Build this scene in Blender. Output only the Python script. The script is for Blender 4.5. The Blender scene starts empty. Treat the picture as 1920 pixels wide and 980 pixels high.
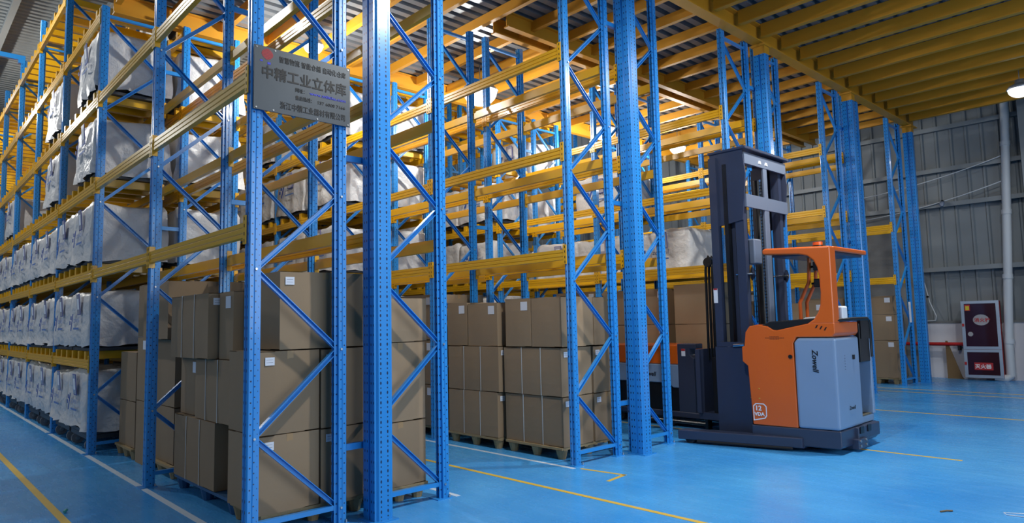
import bpy, math, random
from mathutils import Vector, Matrix
random.seed(7)
C = bpy.context.scene.collection
SC = bpy.context.scene
# ------------------------------------------------------------------ camera
CAM = Vector((4.77475, -1.94799, 1.50676))
yaw, pitch, roll = 0.752128, 0.088802, -0.021783
F = Vector((-math.cos(yaw)*math.cos(pitch), math.sin(yaw)*math.cos(pitch), math.sin(pitch)))
Rt = F.cross(Vector((0, 0, 1))).normalized(); Up = Rt.cross(F)
R2 = Rt*math.cos(roll)+Up*math.sin(roll); U2 = Up*math.cos(roll)-Rt*math.sin(roll)
cd = bpy.data.cameras.new('camera'); cam = bpy.data.objects.new('camera', cd); C.objects.link(cam)
M = Matrix((R2, U2, -F)).transposed().to_4x4(); M.translation = CAM
cam.matrix_world = M
cd.sensor_width = 36; cd.lens = 1261.875/1920*36; cd.clip_start = 0.05; cd.clip_end = 200
SC.camera = cam
# ------------------------------------------------------------------ light and exposure
SC.view_settings.view_transform = 'Standard'; SC.view_settings.look = 'None'
SC.view_settings.gamma = 1; SC.view_settings.use_curve_mapping = False
SC.view_settings.exposure = 0.0
w = bpy.data.worlds.new('world'); SC.world = w; w.use_nodes = True
w.node_tree.nodes['Background'].inputs[0].default_value = (0.72, 0.84, 1.0, 1)
w.node_tree.nodes['Background'].inputs[1].default_value = 0.17
def area(name, loc, tgt, size, power, col=(1, 1, 1), sy=None, shape=None):
    l = bpy.data.lights.new(name, 'AREA'); l.energy = power; l.color = col; l.size = size
    if sy: l.shape = 'RECTANGLE'; l.size_y = sy
    if shape: l.shape = shape
    o = bpy.data.objects.new(name, l); C.objects.link(o); o.location = loc
    o.rotation_euler = (Vector(tgt)-Vector(loc)).to_track_quat('-Z', 'Y').to_euler(); return o
# broad area lights added out of view
area('front_soft_light', (12.0, 3.0, 3.6), (0, 5, 1.0), 9.0, 560, (0.80, 0.90, 1.0), 4.5)  # soft light from the camera's side onto the rack ends
area('side_soft_light', (-6.0, -9.0, 5.5), (-7, 0, 2.0), 14.0, 125, (0.90, 0.95, 1.0), 4.0)  # added soft light onto faces turned to the left aisle
LAMP_W = 110
# ------------------------------------------------------------------ materials
def sr(r, g, b):
    f = lambda c: (c/12.92 if c <= .04045 else ((c+.055)/1.055)**2.4)
    return (f(r/255), f(g/255), f(b/255), 1)
def nodes(m): return m.node_tree.nodes, m.node_tree.links
def mat(name, col, rough=.5, metal=0, spec=.5, coat=0, vary=0, vscale=5, bump=0, bscale=30, emit=None, estr=0, rnd=0):
    m = bpy.data.materials.new(name); m.use_nodes = True; N, L = nodes(m); b = N['Principled BSDF']
    b.inputs['Base Color'].default_value = col; b.inputs['Roughness'].default_value = rough
    b.inputs['Metallic'].default_value = metal; b.inputs['Specular IOR Level'].default_value = spec
    b.inputs['Coat Weight'].default_value = coat; b.inputs['Coat Roughness'].default_value = .08
    if emit: b.inputs['Emission Color'].default_value = emit; b.inputs['Emission Strength'].default_value = estr
    if vary or bump or rnd:
        tc = N.new('ShaderNodeTexCoord')
    if vary or rnd:
        src = None
        mx = N.new('ShaderNodeHueSaturation'); mx.inputs['Color'].default_value = col
        add = N.new('ShaderNodeMath'); add.operation = 'ADD'; add.inputs[0].default_value = 1-vary/2-rnd/2
        if vary:
            nz = N.new('ShaderNodeTexNoise'); nz.inputs['Scale'].default_value = vscale; nz.inputs['Detail'].default_value = 5
            L.new(tc.outputs['Object'], nz.inputs['Vector'])
            mu = N.new('ShaderNodeMath'); mu.operation = 'MULTIPLY'; mu.inputs[1].default_value = vary
            L.new(nz.outputs['Fac'], mu.inputs[0]); L.new(mu.outputs[0], add.inputs[1])
        last = add
        if rnd:
            oi = N.new('ShaderNodeObjectInfo'); m2 = N.new('ShaderNodeMath'); m2.operation = 'MULTIPLY_ADD'
            m2.inputs[1].default_value = rnd; L.new(oi.outputs['Random'], m2.inputs[0]); L.new(add.outputs[0], m2.inputs[2]); last = m2
            if not vary: add.inputs[1].default_value = 0
        L.new(last.outputs[0], mx.inputs['Value']); L.new(mx.outputs[0], b.inputs['Base Color'])
    if bump:
        n2 = N.new('ShaderNodeTexNoise'); n2.inputs['Scale'].default_value = bscale; n2.inputs['Detail'].default_value = 4
        L.new(tc.outputs['Object'], n2.inputs['Vector'])
        bp = N.new('ShaderNodeBump'); bp.inputs['Strength'].default_value = bump; bp.inputs['Distance'].default_value = .05
        L.new(n2.outputs['Fac'], bp.inputs['Height']); L.new(bp.outputs[0], b.inputs['Normal'])
    return m
BLUE = sr(42, 138, 214); YEL = sr(226, 170, 20)
def upright_mat(slots=False):
    """blue enamel with rows of punched holes every 75 mm"""
    m = mat('slotted_blue_enamel' if slots else 'punched_blue_enamel', BLUE, .28, coat=.35, spec=.5)
    N, L = nodes(m); b = N['Principled BSDF']
    tc = N.new('ShaderNodeTexCoord'); sp = N.new('ShaderNodeSeparateXYZ'); L.new(tc.outputs['Object'], sp.inputs[0])
    sn = N.new('ShaderNodeSeparateXYZ'); L.new(tc.outputs['Normal'], sn.inputs[0])
    def mth(op, a, bb=None, c=None):
        n = N.new('ShaderNodeMath'); n.operation = op
        for i, v in enumerate((a, bb, c)):
            if v is None: continue
            if isinstance(v, (int, float)): n.inputs[i].default_value = v
            else: L.new(v, n.inputs[i])
        return n.outputs[0]
    def hole(axis, offs, z0, rx, rz, pitch):
        dz = mth('SUBTRACT', mth('PINGPONG', mth('ADD', sp.outputs[2], z0), pitch/2), 0.0)
        out = None
        for o in offs:
            da = mth('DIVIDE', mth('SUBTRACT', axis, o), rx); dzz = mth('DIVIDE', dz, rz)
            r = mth('ADD', mth('MULTIPLY', da, da), mth('MULTIPLY', dzz, dzz))
            h = mth('LESS_THAN', r, 1.0); out = h if out is None else mth('MAXIMUM', out, h)
        return out
    sx = mth('GREATER_THAN', mth('ABSOLUTE', sn.outputs[0]), .7)
    sy = mth('GREATER_THAN', mth('ABSOLUTE', sn.outputs[1]), .7)
    if slots:
        h1 = mth('MAXIMUM', hole(sp.outputs[1], (-.03, .03), 0, .007, .013, .075), hole(sp.outputs[1], (-.03, .03), .0375, .006, .006, .075))
        h2 = hole(sp.outputs[0], (-.065, -.03, .03, .065), 0, .006, .011, .075)
    else:
        h1 = mth('MAXIMUM', hole(mth('ABSOLUTE', sp.outputs[1]), (.028,), 0, .006, .006, .075), hole(sp.outputs[1], (0.0,), .0375, .0055, .0055, .075))
        h2 = hole(sp.outputs[0], (-.065, -.025), 0, .006, .012, .075)
    f = mth('MAXIMUM', mth('MULTIPLY', sx, h1), mth('MULTIPLY', sy, h2))
    mx = N.new('ShaderNodeMix'); mx.data_type = 'RGBA'
    L.new(f, mx.inputs[0]); mx.inputs[6].default_value = BLUE; mx.inputs[7].default_value = (.008, .02, .07, 1)
    L.new(mx.outputs[2], b.inputs['Base Color'])
    return m
mUp = upright_mat(); mPost = upright_mat(True)
mBlue = mat('blue_enamel', BLUE, .3, coat=.35)
mYel = mat('yellow_enamel', YEL, .34, coat=.3, vary=.12, vscale=3)
mYelM = mat('yellow_mezzanine_paint', sr(198, 138, 32), .5, vary=.15, vscale=2)
mBolt = mat('zinc_bolt', sr(190, 190, 190), .3, .9)
mCard = mat('cardboard', sr(150, 128, 102), .75, spec=.25, vary=.16, vscale=2.5, bump=.05, bscale=8, rnd=.14)
mCardE = mat('cardboard_edge', sr(120, 98, 70), .85, spec=.2)
mTape = mat('packing_tape', sr(165, 132, 90), .4)
mStrap = mat('white_strap', sr(200, 200, 195), .5)
mLab = mat('paper_label', sr(225, 228, 235), .7, spec=.2)
mLabP = mat('label_print', sr(110, 110, 120), .7)
mBag = mat('white_woven_cover', sr(208, 207, 206), .40, spec=.5, vary=.10, vscale=3, bump=.8, bscale=5.5, rnd=.06)
mPouch = mat('pouch_film', sr(165, 165, 180), .25, spec=.6)
mPouchB = mat('pouch_border', sr(90, 90, 160), .5)
mPrint = mat('navy_print', sr(30, 70, 150), .6)
mFaint = mat('faint_print', sr(95, 125, 180), .6)
mTray = mat('dark_tray', sr(70, 74, 80), .5, .3)
mDark = mat('black_rubber', sr(22, 22, 25), .7)
mWheel = mat('grey_wheel', sr(110, 112, 118), .5)
mPalB = mat('blue_plastic', sr(38, 86, 130), .5)
mPalW = mat('moulded_wood_fibre', sr(158, 138, 104), .85, spec=.2, vary=.25, vscale=14, bump=.2, bscale=60)
mDeck = mat('galvanised_deck', sr(122, 128, 134), .42, .35, vary=.2, vscale=2)
mRoof = mat('roof_sheet', sr(150, 152, 150), .5, .2, vary=.15, vscale=1)
mSteel = mat('grey_steel', sr(120, 128, 134), .5, .2)
mWall = mat('wall_sheet', sr(114, 122, 128), .55, .15, vary=.3, vscale=1.2)
mConc = mat('concrete', sr(116, 117, 117), .85, spec=.2, vary=.25, vscale=1.5, bump=.1, bscale=20)
mWhiteW = mat('whitewash', sr(205, 205, 212), .8, spec=.2, vary=.2, vscale=2.5)
mSign = mat('brushed_plate', sr(68, 74, 80), .42, .45, vary=.25, vscale=6)
mBlk = mat('black_print', sr(12, 12, 14), .6)
mRedP = mat('red_print', sr(170, 30, 40), .6)
mBluP = mat('blue_print', sr(50, 60, 190), .6)
mOr = mat('orange_enamel', sr(208, 92, 12), .35, coat=.35)
mGr = mat('light_grey_enamel', sr(122, 146, 176), .35, coat=.3)
mCh = mat('charcoal_enamel', sr(48, 56, 78), .38, coat=.2)
mChL = mat('slate_steel', sr(112, 124, 145), .4, .2)
mBk = mat('black_plastic', sr(16, 17, 20), .35)
mChr = mat('chrome', sr(210, 215, 220), .12, 1)
mWht = mat('white_plastic', sr(225, 228, 232), .5)
mRed = mat('red_enamel', sr(170, 22, 22), .4)
mFrame = mat('aluminium_frame', sr(150, 165, 185), .4, .3)
mGlass = mat('dark_glass', sr(52, 28, 36), .08, spec=.7)
mPaleG = mat('pale_mark', sr(150, 150, 155), .6)
mLampH = mat('lamp_housing', sr(170, 175, 180), .35, .6)
mLampE = mat('lamp_glow', (1, 1, 1, 1), .4, emit=(1, .99, .96, 1), estr=3.0)
mPipe = mat('white_pipe', sr(190, 196, 202), .5, vary=.1, vscale=3)
mCable = mat('cable', sr(40, 40, 42), .6)
mTapeW = mat('white_floor_tape', sr(190, 205, 222), .5)
mTapeY = mat('yellow_floor_tape', sr(205, 170, 60), .5, vary=.15, vscale=8)
def floor_mat():
    m = mat('blue_epoxy', sr(46, 132, 208), .2, spec=.5)
    N, L = nodes(m); b = N['Principled BSDF']; tc = N.new('ShaderNodeTexCoord')
    n1 = N.new('ShaderNodeTexNoise'); n1.inputs['Scale'].default_value = .8; n1.inputs['Detail'].default_value = 6
    L.new(tc.outputs['Object'], n1.inputs['Vector'])
    cr = N.new('ShaderNodeValToRGB'); cr.color_ramp.elements[0].position = .3; cr.color_ramp.elements[1].position = .75
    cr.color_ramp.elements[0].color = sr(52, 140, 214); cr.color_ramp.elements[1].color = sr(84, 168, 228)
    L.new(n1.outputs['Fac'], cr.inputs[0])
    # scuffs: stretched wear marks
    mp = N.new('ShaderNodeMapping'); mp.inputs['Scale'].default_value = (3, 14, 1); mp.inputs['Rotation'].default_value = (0, 0, .5)
    L.new(tc.outputs['Object'], mp.inputs[0])
    n2 = N.new('ShaderNodeTexNoise'); n2.inputs['Scale'].default_value = 1.0; n2.inputs['Detail'].default_value = 8
    L.new(mp.outputs[0], n2.inputs['Vector'])
    c2 = N.new('ShaderNodeValToRGB'); c2.color_ramp.elements[0].position = .60; c2.color_ramp.elements[1].position = .78
    c2.color_ramp.elements[1].color = (.22, .22, .22, 1); L.new(n2.outputs['Fac'], c2.inputs[0])
    mx = N.new('ShaderNodeMix'); mx.data_type = 'RGBA'; L.new(c2.outputs[0], mx.inputs[0])
    L.new(cr.outputs[0], mx.inputs[6]); mx.inputs[7].default_value = sr(120, 165, 205)
    L.new(mx.outputs[2], b.inputs['Base Color'])
    r = N.new('ShaderNodeMapRange'); r.inputs[3].default_value = .16; r.inputs[4].default_value = .38
    L.new(n2.outputs['Fac'], r.inputs[0]); L.new(r.outputs[0], b.inputs['Roughness'])
    bp = N.new('ShaderNodeBump'); bp.inputs['Strength'].default_value = .05; bp.inputs['Distance'].default_value = .05
    n3 = N.new('ShaderNodeTexNoise'); n3.inputs['Scale'].default_value = 2.2; L.new(tc.outputs['Object'], n3.inputs['Vector'])
    L.new(n3.outputs['Fac'], bp.inputs['Height']); L.new(bp.outputs[0], b.inputs['Normal'])
    return m
mFloor = floor_mat()
# ------------------------------------------------------------------ mesh helpers
class MB:
    def __init__(s): s.v = []; s.f = []; s.m = []; s.mats = []; s.sm = []
    def mi(s, m):
        if m not in s.mats: s.mats.append(m)
        return s.mats.index(m)
    def add(s, vs, fs, m, smooth=False):
        o = len(s.v); s.v += [tuple(v) for v in vs]; k = s.mi(m)
        for f in fs: s.f.append([o+i for i in f]); s.m.append(k); s.sm.append(smooth)
        return s
    def box(s, x0, x1, y0, y1, z0, z1, m):
        v = [(x, y, z) for z in (z0, z1) for y in (y0, y1) for x in (x0, x1)]
        return s.add(v, [(0, 2, 3, 1), (4, 5, 7, 6), (0, 1, 5, 4), (2, 6, 7, 3), (0, 4, 6, 2), (1, 3, 7, 5)], m)
    def prism(s, poly, ax, a0, a1, m, smooth=False):
        """poly of 2-d points in the plane perpendicular to ax (x: (y,z), y: (x,z), z: (x,y))"""
        n = len(poly)
        def P(p, a): return {'x': (a, p[0], p[1]), 'y': (p[0], a, p[1]), 'z': (p[0], p[1], a)}[ax]
        vs = [P(p, a0) for p in poly]+[P(p, a1) for p in poly]
        s.add(vs, [tuple(range(n)), tuple(range(2*n-1, n-1, -1))], m)
        o = len(s.v)-2*n; k = s.mi(m)
        for i in range(n):
            j = (i+1) % n; s.f.append([o+i, o+n+i, o+n+j, o+j]); s.m.append(k); s.sm.append(smooth)
        return s
    def tube(s, pts, r, m, n=8, caps=True):
        pts = [Vector(p) for p in pts]; rs = r if isinstance(r, (list, tuple)) else [r]*len(pts)
        vs = []; fs = []; pu = None
        for i, p in enumerate(pts):
            d = (pts[min(i+1, len(pts)-1)]-pts[max(i-1, 0)]).normalized()
            if pu is None: pu = d.orthogonal().normalized()
            u = (pu-d*pu.dot(d)).normalized(); pu = u; v = d.cross(u)
            for k in range(n):
                a = 2*math.pi*k/n; vs.append(p+u*math.cos(a)*rs[i]+v*math.sin(a)*rs[i])
        for i in range(len(pts)-1):
            for k in range(n):
                k2 = (k+1) % n; fs.append((i*n+k, i*n+k2, (i+1)*n+k2, (i+1)*n+k))
        s.add(vs, fs, m, True)
        if caps:
            s.add(vs[:n], [tuple(range(n))[::-1]], m); s.add(vs[-n:], [tuple(range(n))], m)
        return s
    def bar(s, a, b, w, h, m, up=(1, 0, 0)):
        a = Vector(a); b = Vector(b); d = (b-a).normalized(); u = Vector(up); u = (u-d*u.dot(d)).normalized(); v = d.cross(u)
        vs = [p+u*i*w/2+v*j*h/2 for p in (a, b) for i, j in ((-1, -1), (1, -1), (1, 1), (-1, 1))]
        return s.add(vs, [(3, 2, 1, 0), (4, 5, 6, 7), (0, 1, 5, 4), (1, 2, 6, 5), (2, 3, 7, 6), (3, 0, 4, 7)], m)
    def mesh(s, name):
        me = bpy.data.meshes.new(name); me.from_pydata(s.v, [], s.f)
        for m in s.mats: me.materials.append(m)
        for p, k, q in zip(me.polygons, s.m, s.sm): p.material_index = k; p.use_smooth = q
        import bmesh
        b = bmesh.new(); b.from_mesh(me); bmesh.ops.recalc_face_normals(b, faces=b.faces); b.to_mesh(me); b.free()
        return me
    def build(s, name, parent=None, loc=(0, 0, 0)): return ob(name, s.mesh(name), parent, loc)
def ob(name, me, parent=None, loc=(0, 0, 0), rot=None):
    o = bpy.data.objects.new(name, me); C.objects.link(o); o.location = loc
    if rot: o.rotation_euler = rot
    if parent: o.parent = parent
    return o
def tag(o, label=None, cat=None, group=None, kind=None):
    if label: o['label'] = label
    if cat: o['category'] = cat
    if group: o['group'] = group
    if kind: o['kind'] = kind
    return o
def thing(name, label, cat, loc=(0, 0, 0), group=None, rz=0):
    o = ob(name, None, None, loc); o.rotation_euler.z = rz; o.empty_display_size = .1
    return tag(o, label, cat, group)
def bevel(o, w=.01, seg=2):
    md = o.modifiers.new('bevel', 'BEVEL'); md.width = w; md.segments = seg; md.limit_method = 'ANGLE'; md.angle_limit = .6
    return o
_txt = {}
def text_mesh(body, size, m, ext=.001, bold=0, sx=1.0, align='LEFT', shear=0):
    key = (body, size, m.name, bold, sx, align, shear)
    if key in _txt: return _txt[key]
    cu = bpy.data.curves.new('lettering', 'FONT'); cu.body = body; cu.size = size; cu.extrude = ext; cu.offset = bold
    cu.align_x = align; cu.resolution_u = 3; cu.shear = shear
    o = bpy.data.objects.new('lettering', cu); C.objects.link(o); bpy.context.view_layer.update()
    me = bpy.data.meshes.new_from_object(o.evaluated_get(bpy.context.evaluated_depsgraph_get()))
    bpy.data.objects.remove(o); me.name = 'lettering'; me.materials.clear(); me.materials.append(m)
    if sx != 1: me.transform(Matrix.Scale(sx, 4, (1, 0, 0)))
    _txt[key] = me; return me
ORD = ['first', 'second', 'third', 'fourth', 'fifth', 'sixth', 'seventh', 'eighth', 'ninth', 'tenth']
# ------------------------------------------------------------------ rack geometry constants
W = 2.4464; D = .6758; GAP = .3187; AIS = 1.7498; PER = 2*D+GAP+AIS; ZN = .122
ROWS = 'ABCDEFGHI'
def yf(r): k = ROWS.index(r); return (k//2)*PER+(k % 2)*(D+GAP)
PLACE = {'A': 'sign rack', 'B': 'rack behind the sign rack', 'C': 'third rack row', 'D': 'fourth rack row', 'E': 'fifth rack row behind the truck',
         'F': 'sixth rack row', 'G': 'seventh rack row', 'H': 'eighth rack row', 'I': 'far rack row by the wall'}
# ------------------------------------------------------------------ setting
f = MB().box(-30, 14, -12, 16.3, -.1, 0, mFloor).build('floor'); tag(f, kind='structure')
# wall on the far right side, sheet metal ribs running up
def ribbed(x0, x1, z0, z1, y, m, pitch=.30, dep=.03, ax='x'):
    b = MB(); n = int(round((x1-x0)/pitch)); pts = []
    for i in range(n):
        a = x0+i*pitch
        pts += [(a, 0), (a+pitch*.72, 0), (a+pitch*.80, -dep), (a+pitch*.92, -dep)]
    pts.append((x1, 0)); vs = []; fs = []
    for (p, q) in pts:
        for z in (z0, z1): vs.append((p, y+q, z) if ax == 'x' else (y-q, p, z))
    for i in range(len(pts)-1): fs.append((2*i, 2*i+2, 2*i+3, 2*i+1))
    b.add(vs, fs, m)
    if ax == 'x': b.box(x0, x1, y+.03, y+.1, z0, z1, m)
    else: b.box(y-.1, y-.03, x0, x1, z0, z1, m)
    return b
b = ribbed(-26, -.3, 3.97, 10.2, 16.1, mWall); b.box(-26, -.3, 16.0, 16.3, 0, 3.97, mConc)
b2 = ribbed(-.3, 9, 1.28, 10.2, 16.1, mWall); b.add(b2.v, b2.f, mWall)
b.box(-.3, 9, 16.02, 16.3, 0, 1.25, mWhiteW); b.box(-.3, 9, 16.0, 16.3, 1.25, 1.30, mConc)
tag(b.build('wall_right'), kind='structure')
b = ribbed(-12, 16.1, 0, 7.9, -26.0, mWall, ax='y'); b.box(-26.15, -25.9, -12, 16.1, 7.9, 8.5, mSteel); b.box(-26.2, -26.1, -12, 16.1, 8.5, 10.2, mConc)
tag(b.build('wall_far'), kind='structure')
for i, z in enumerate((5.78, 4.80, 3.98, 2.49)):
    b = MB().box(-26 if z > 3.9 else -.3, 9, 15.90, 16.07, z-.03, z+.03, mSteel); b.box(-26 if z > 3.9 else -.3, 9, 15.89, 15.91, z-.05, z+.05, mSteel)
    tag(b.build(f'trim_{i+1}'), kind='structure')
b = MB()
ax0, pitch = -26, .22; vs = []; fs = []
for i in range(int(40/pitch)):
    a = ax0+i*pitch
    for p, q in ((a, 0), (a+pitch*.5, 0), (a+pitch*.62, .05), (a+pitch*.9, .05)):
        vs += [(p, -12, 9.3+q), (p, 16.3, 9.3+q)]
for i in range(len(vs)//2-1): fs.append((2*i, 2*i+1, 2*i+3, 2*i+2))
b.add(vs, fs, mRoof); b.box(-26, 14, -12, 16.3, 9.38, 9.42, mRoof)
tag(b.build('ceiling'), kind='structure')
k = 5
for i in range(24):
    y = -6.0+i*.85
    b = MB().box(-26, 14, y, y+.06, 9.06, 9.29, mSteel); b.box(-26, 14, y-.03, y+.10, 9.04, 9.07, mRoof)
    tag(b.build(f'trim_{k}'), kind='structure'); k += 1
for i, x in enumerate((-24.5,)):
    b = MB().box(x, x+.25, -12, 16.2, 8.55, 8.60, mSteel); b.box(x+.10, x+.14, -12, 16.2, 8.6, 9.0, mSteel); b.box(x, x+.25, -12, 16.2, 9.0, 9.05, mSteel)
    tag(b.build(f'trim_{k}'), kind='structure'); k += 1
# building column, drain pipe, cables
b = MB().box(1.93, 2.35, 15.55, 15.60, 0, 9, mSteel); b.box(1.93, 2.35, 15.93, 15.98, 0, 9, mSteel); b.box(2.12, 2.16, 15.6, 15.93, 0, 9, mSteel)
tag(b.build(f'trim_{k}'), kind='structure'); k += 1
t = thing('drain_pipe', 'white plastic drain pipe leaning beside the hose cabinet at the right wall', 'pipe', (1.35, 15.85, 0))
MB().tube([(0.02, 0, .10), (0.03, 0, .8), (.16, 0, 3.0), (.34, 0, 6.4)], .085, mPipe, 12).build('pipe', t)
for a, bz in ((.04, .8), (.11, 2.2), (.19, 3.6), (.27, 5.1)):
    MB().tube([(a, 0, bz), (a+.005, 0, bz+.1)], .098, mPipe, 12).build('collar', t)
MB().tube([(.02, 0, .12), (-.05, -.03, .05), (-.25, -.08, .09)], .085, mPipe, 10).build('elbow', t)
for i, (z, dz) in enumerate(((4.9, .35), (4.35, .4))):
    pts = [(1.55-u*3.4, 15.84, z-.55*u+dz*(4*(u-.5)**2-1)*.3) for u in [j/12 for j in range(13)]]
    tag(MB().tube(pts, .012, mPipe, 6).build('slack_cable'), ['upper grey cable sagging along the right wall beside the drain pipe', 'lower grey cable sagging along the right wall beside the drain pipe'][i], 'cable')
t = thing('conduit', 'thin white conduit bending down the right wall left of the hose cabinet', 'conduit', (0, 15.99, 0))
MB().tube([(-.18, 0, 2.2), (-.10, 0, 1.75), (.02, -.02, 1.42), (.0, -.02, 1.32), (-.25, -.02, 1.30)], .012, mPipe, 6).build('tube', t)
MB().tube([(-.13, -.04, 1.87), (-.13, 0, 1.87)], .025, mBk, 8).build('clip', t)
t = thing('wall_camera', 'small round camera on the second highest bare purlin of the right wall', 'camera', (.36, 15.80, 4.0))
MB().tube([(0, .1, .05), (0, 0, .05), (0, -.02, 0)], .03, mBk, 8).build('bracket', t)
MB().tube([(0, -.02, .02), (0, -.04, -.02), (0, -.06, -.08)], [.05, .06, .03], mChL, 10).build('dome', t)
t = thing('fire_pipe', 'red fire water pipe running low along the white wall to the hose cabinet', 'pipe', (0, 15.85, .78))
MB().tube([(-1.4, 0, 0), (.62, 0, 0)], .04, mRed, 10).build('pipe', t)
for x in (-.2, .45): MB().box(x-.02, x+.02, -.03, .15, -.14, -.03, mDark).build('bracket', t)
# hose cabinet
t = thing('fire_hose_cabinet', 'tall fire hose cabinet with two dark glass doors leaning on the white wall', 'fire cabinet', (.585, 15.62, .06))
t.rotation_euler = (math.radians(-3), math.radians(0), math.radians(4)); 
def leanbox(b, x0, x1, y0, y1, z0, z1, m): return b.box(x0, x1, y0, y1, z0, z1, m)
b = MB(); b.box(0, .70, .02, .22, 0, 1.68, mRed); b.build('case', t)
def door(z0, z1):
    b = MB(); b.box(0, .06, 0, .02, z0, z1, mFrame); b.box(.64, .70, 0, .02, z0, z1, mFrame)
    b.box(.06, .64, 0, .02, z0, z0+.06, mFrame); b.box(.06, .64, 0, .02, z1-.06, z1, mFrame)
    d = b.build('door', t); MB().box(.06, .64, .008, .014, z0+.06, z1-.06, mGlass).build('glass', d)
    MB().box(.005, .045, -.012, 0, (z0+z1)/2-.03, (z0+z1)/2+.03, mRed).build('latch', d); return d
d1 = door(.62, 1.68); d2 = door(0, .615)
o = ob('lettering', text_mesh('消火栓', .10, mRedP, bold=.002), d1, (.23, .004, 1.22), (math.pi/2, 0, 0))
MB().prism([(.36+.15*math.cos(a*math.pi/10), 1.26+.12*math.sin(a*math.pi/10)) for a in range(20)], 'y', .006, .0075, mPaleG).build('round_mark', d1)
b = MB().box(.07, .17, .004, .007, 1.46, 1.60, mRedP); b.box(.085, .155, .003, .004, 1.48, 1.57, mat('yellow_print', sr(200, 180, 40), .6)); b.build('sticker', d1)
MB().tube([(.15, .006, .95), (.15, .0, .95)], .05, mPaleG, 12).build('lock_disc', d1)
MB().box(.18, .52, .003, .007, .17, .33, mRedP).build('sticker', d2)
ob('lettering', text_mesh('灭火器', .10, mWht, bold=.002), d2, (.19, .001, .21), (math.pi/2, 0, 0))
# ------------------------------------------------------------------ mezzanine over the racks
t = thing('mezzanine_platform', 'yellow steel mezzanine with ribbed metal decking spanning above the racks', 'mezzanine', (0, 0, 0))
JB, JT = 5.72, 5.93
def ibeam(b, ax, c, a0, a1, z0, z1, w, m):
    for (lo, hi, ww) in ((z0, z0+.018, w), (z1-.018, z1, w), (z0+.018, z1-.018, .014)):
        if ax == 'y': b.box(c-ww/2, c+ww/2, a0, a1, lo, hi, m)
        else: b.box(a0, a1, c-ww/2, c+ww/2, lo, hi, m)
    return b
ibeam(MB(), 'y', .10, .1, 15.0, 5.66, JT, .17, mYelM).build('main_beam', t)
for x in (-2.30, -2.02): ibeam(MB(), 'y', x, 4.4, 14.8, 5.70, JT, .10, mYelM).build('secondary_beam', t)
ibeam(MB(), 'y', -5.0, .1, 14.8, 5.66, JT, .12, mYelM).build('secondary_beam', t)
ys = [.14+i*.683 for i in range(22)]
for y in ys:
    b = MB()
    b.box(.19, 7.5, y-.03, y+.03, JB+.02, JT, mYelM); b.box(.19, 7.5, y-.045, y+.045, JB, JB+.02, mYelM)
    b.build('joist', t)
    b = MB(); b.box(-4.95, .015, y-.025, y+.025, JB+.08, JT, mYelM); b.box(-4.95, .015, y-.035, y+.035, JB+.06, JB+.08, mYelM); b.build('joist', t)
b = MB(); vs = []; fs = []; pitch = .20; n = int((7.5+5.3)/pitch)
for i in range(n):
    a = -5.3+i*pitch
    for p, q in ((a, 0), (a+pitch*.52, 0), (a+pitch*.58, .08), (a+pitch*.94, .08)):
        vs += [(p, -.1, JT+.005+q), (p, 15.0, JT+.005+q)]
for i in range(len(vs)//2-1): fs.append((2*i, 2*i+1, 2*i+3, 2*i+2))
b.add(vs, fs, mDeck); b.box(-5.3, 7.5, -.1, 15.0, JT+.09, JT+.12, mConc); b.build('deck', t)
posts = [yf(r)-.13+.08 for r in 'BDFH']+[yf('I')+D+.25]
pm = None
for y in posts:
    b = MB()
    prof = [(-.09, -.08), (-.09, .02), (-.075, .035), (-.075, .08), (-.012, .08), (-.012, .06), (.012, .06), (.012, .08), (.075, .08), (.075, .065), (.09, .05), (.09, -.05), (.075, -.065), (.075, -.08),
            (.012, -.08), (.012, -.065), (-.012, -.065), (-.012, -.08)]
    b.prism(prof, 'z', .006, 5.5, mPost)
    if pm is None: pm = b.mesh('column')
    c = ob('column', pm, t, (.10, y, 0))
    MB().box(-.12, .12, -.11, .11, 0, .008, mBlue).build('base_plate', c)
    q = MB().box(-.09, .09, -.08, .08, 5.5, 5.62, mYelM); q.box(-.11, .11, -.12, .12, 5.62, 5.655, mYelM); q.build('cap', c)
# ------------------------------------------------------------------ racks
def prof_up(s):   # s=+1: outer face towards -y
    p = [(-.088, .02), (-.088, -.042), (-.080, -.050), (-.058, -.050), (-.053, -.042), (-.035, -.042), (-.030, -.050), (-.008, -.050),
         (0, -.042), (0, -.014), (-.004, -.010), (0, -.006), (0, .020), (-.022, .022), (-.022, .046), (-.032, .046), (-.032, .012), (-.012, .012), (-.012, -.036), (-.076, -.036), (-.076, .012), (-.056, .012), (-.056, .046), (-.066, .046), (-.066, .022)]
    return [(x, y*s) for x, y in p]
_up = {}
def upright(h, s, parent, x, y):
    key = (h, s)
    if key not in _up: _up[key] = MB().prism(prof_up(s), 'z', .006, h, mUp).mesh('upright')
    o = ob('upright', _up[key], parent, (x, y, 0)); return o
footm = MB().box(-.12, .02, -.09, .06, 0, .007, mBlue).tube([(.01, .04, .0), (.01, .04, .03)], .008, mBolt, 6).mesh('foot_plate')
def brace_mesh(up):
    b = MB(); z0, z1 = (0, .6) if up else (.6, 0)
    a = Vector((0, .0, z0)); c = Vector((0, D-.02, z1)); d = (c-a).normalized()
    n = Vector((0, -d.z, d.y))
    for off, w, x0, x1 in ((.016, .005, -.018, .018), (-.016, .005, -.018, .018), (0, .035, -.018, -.012)):
        q = [a+n*(off-w/2), a+n*(off+w/2), c+n*(off+w/2), c+n*(off-w/2)]
        b.prism([(v.y, v.z) for v in q], 'x', x0, x1, mBlue)
    return b.mesh('brace')
brU, brD = brace_mesh(True), brace_mesh(False)
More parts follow.
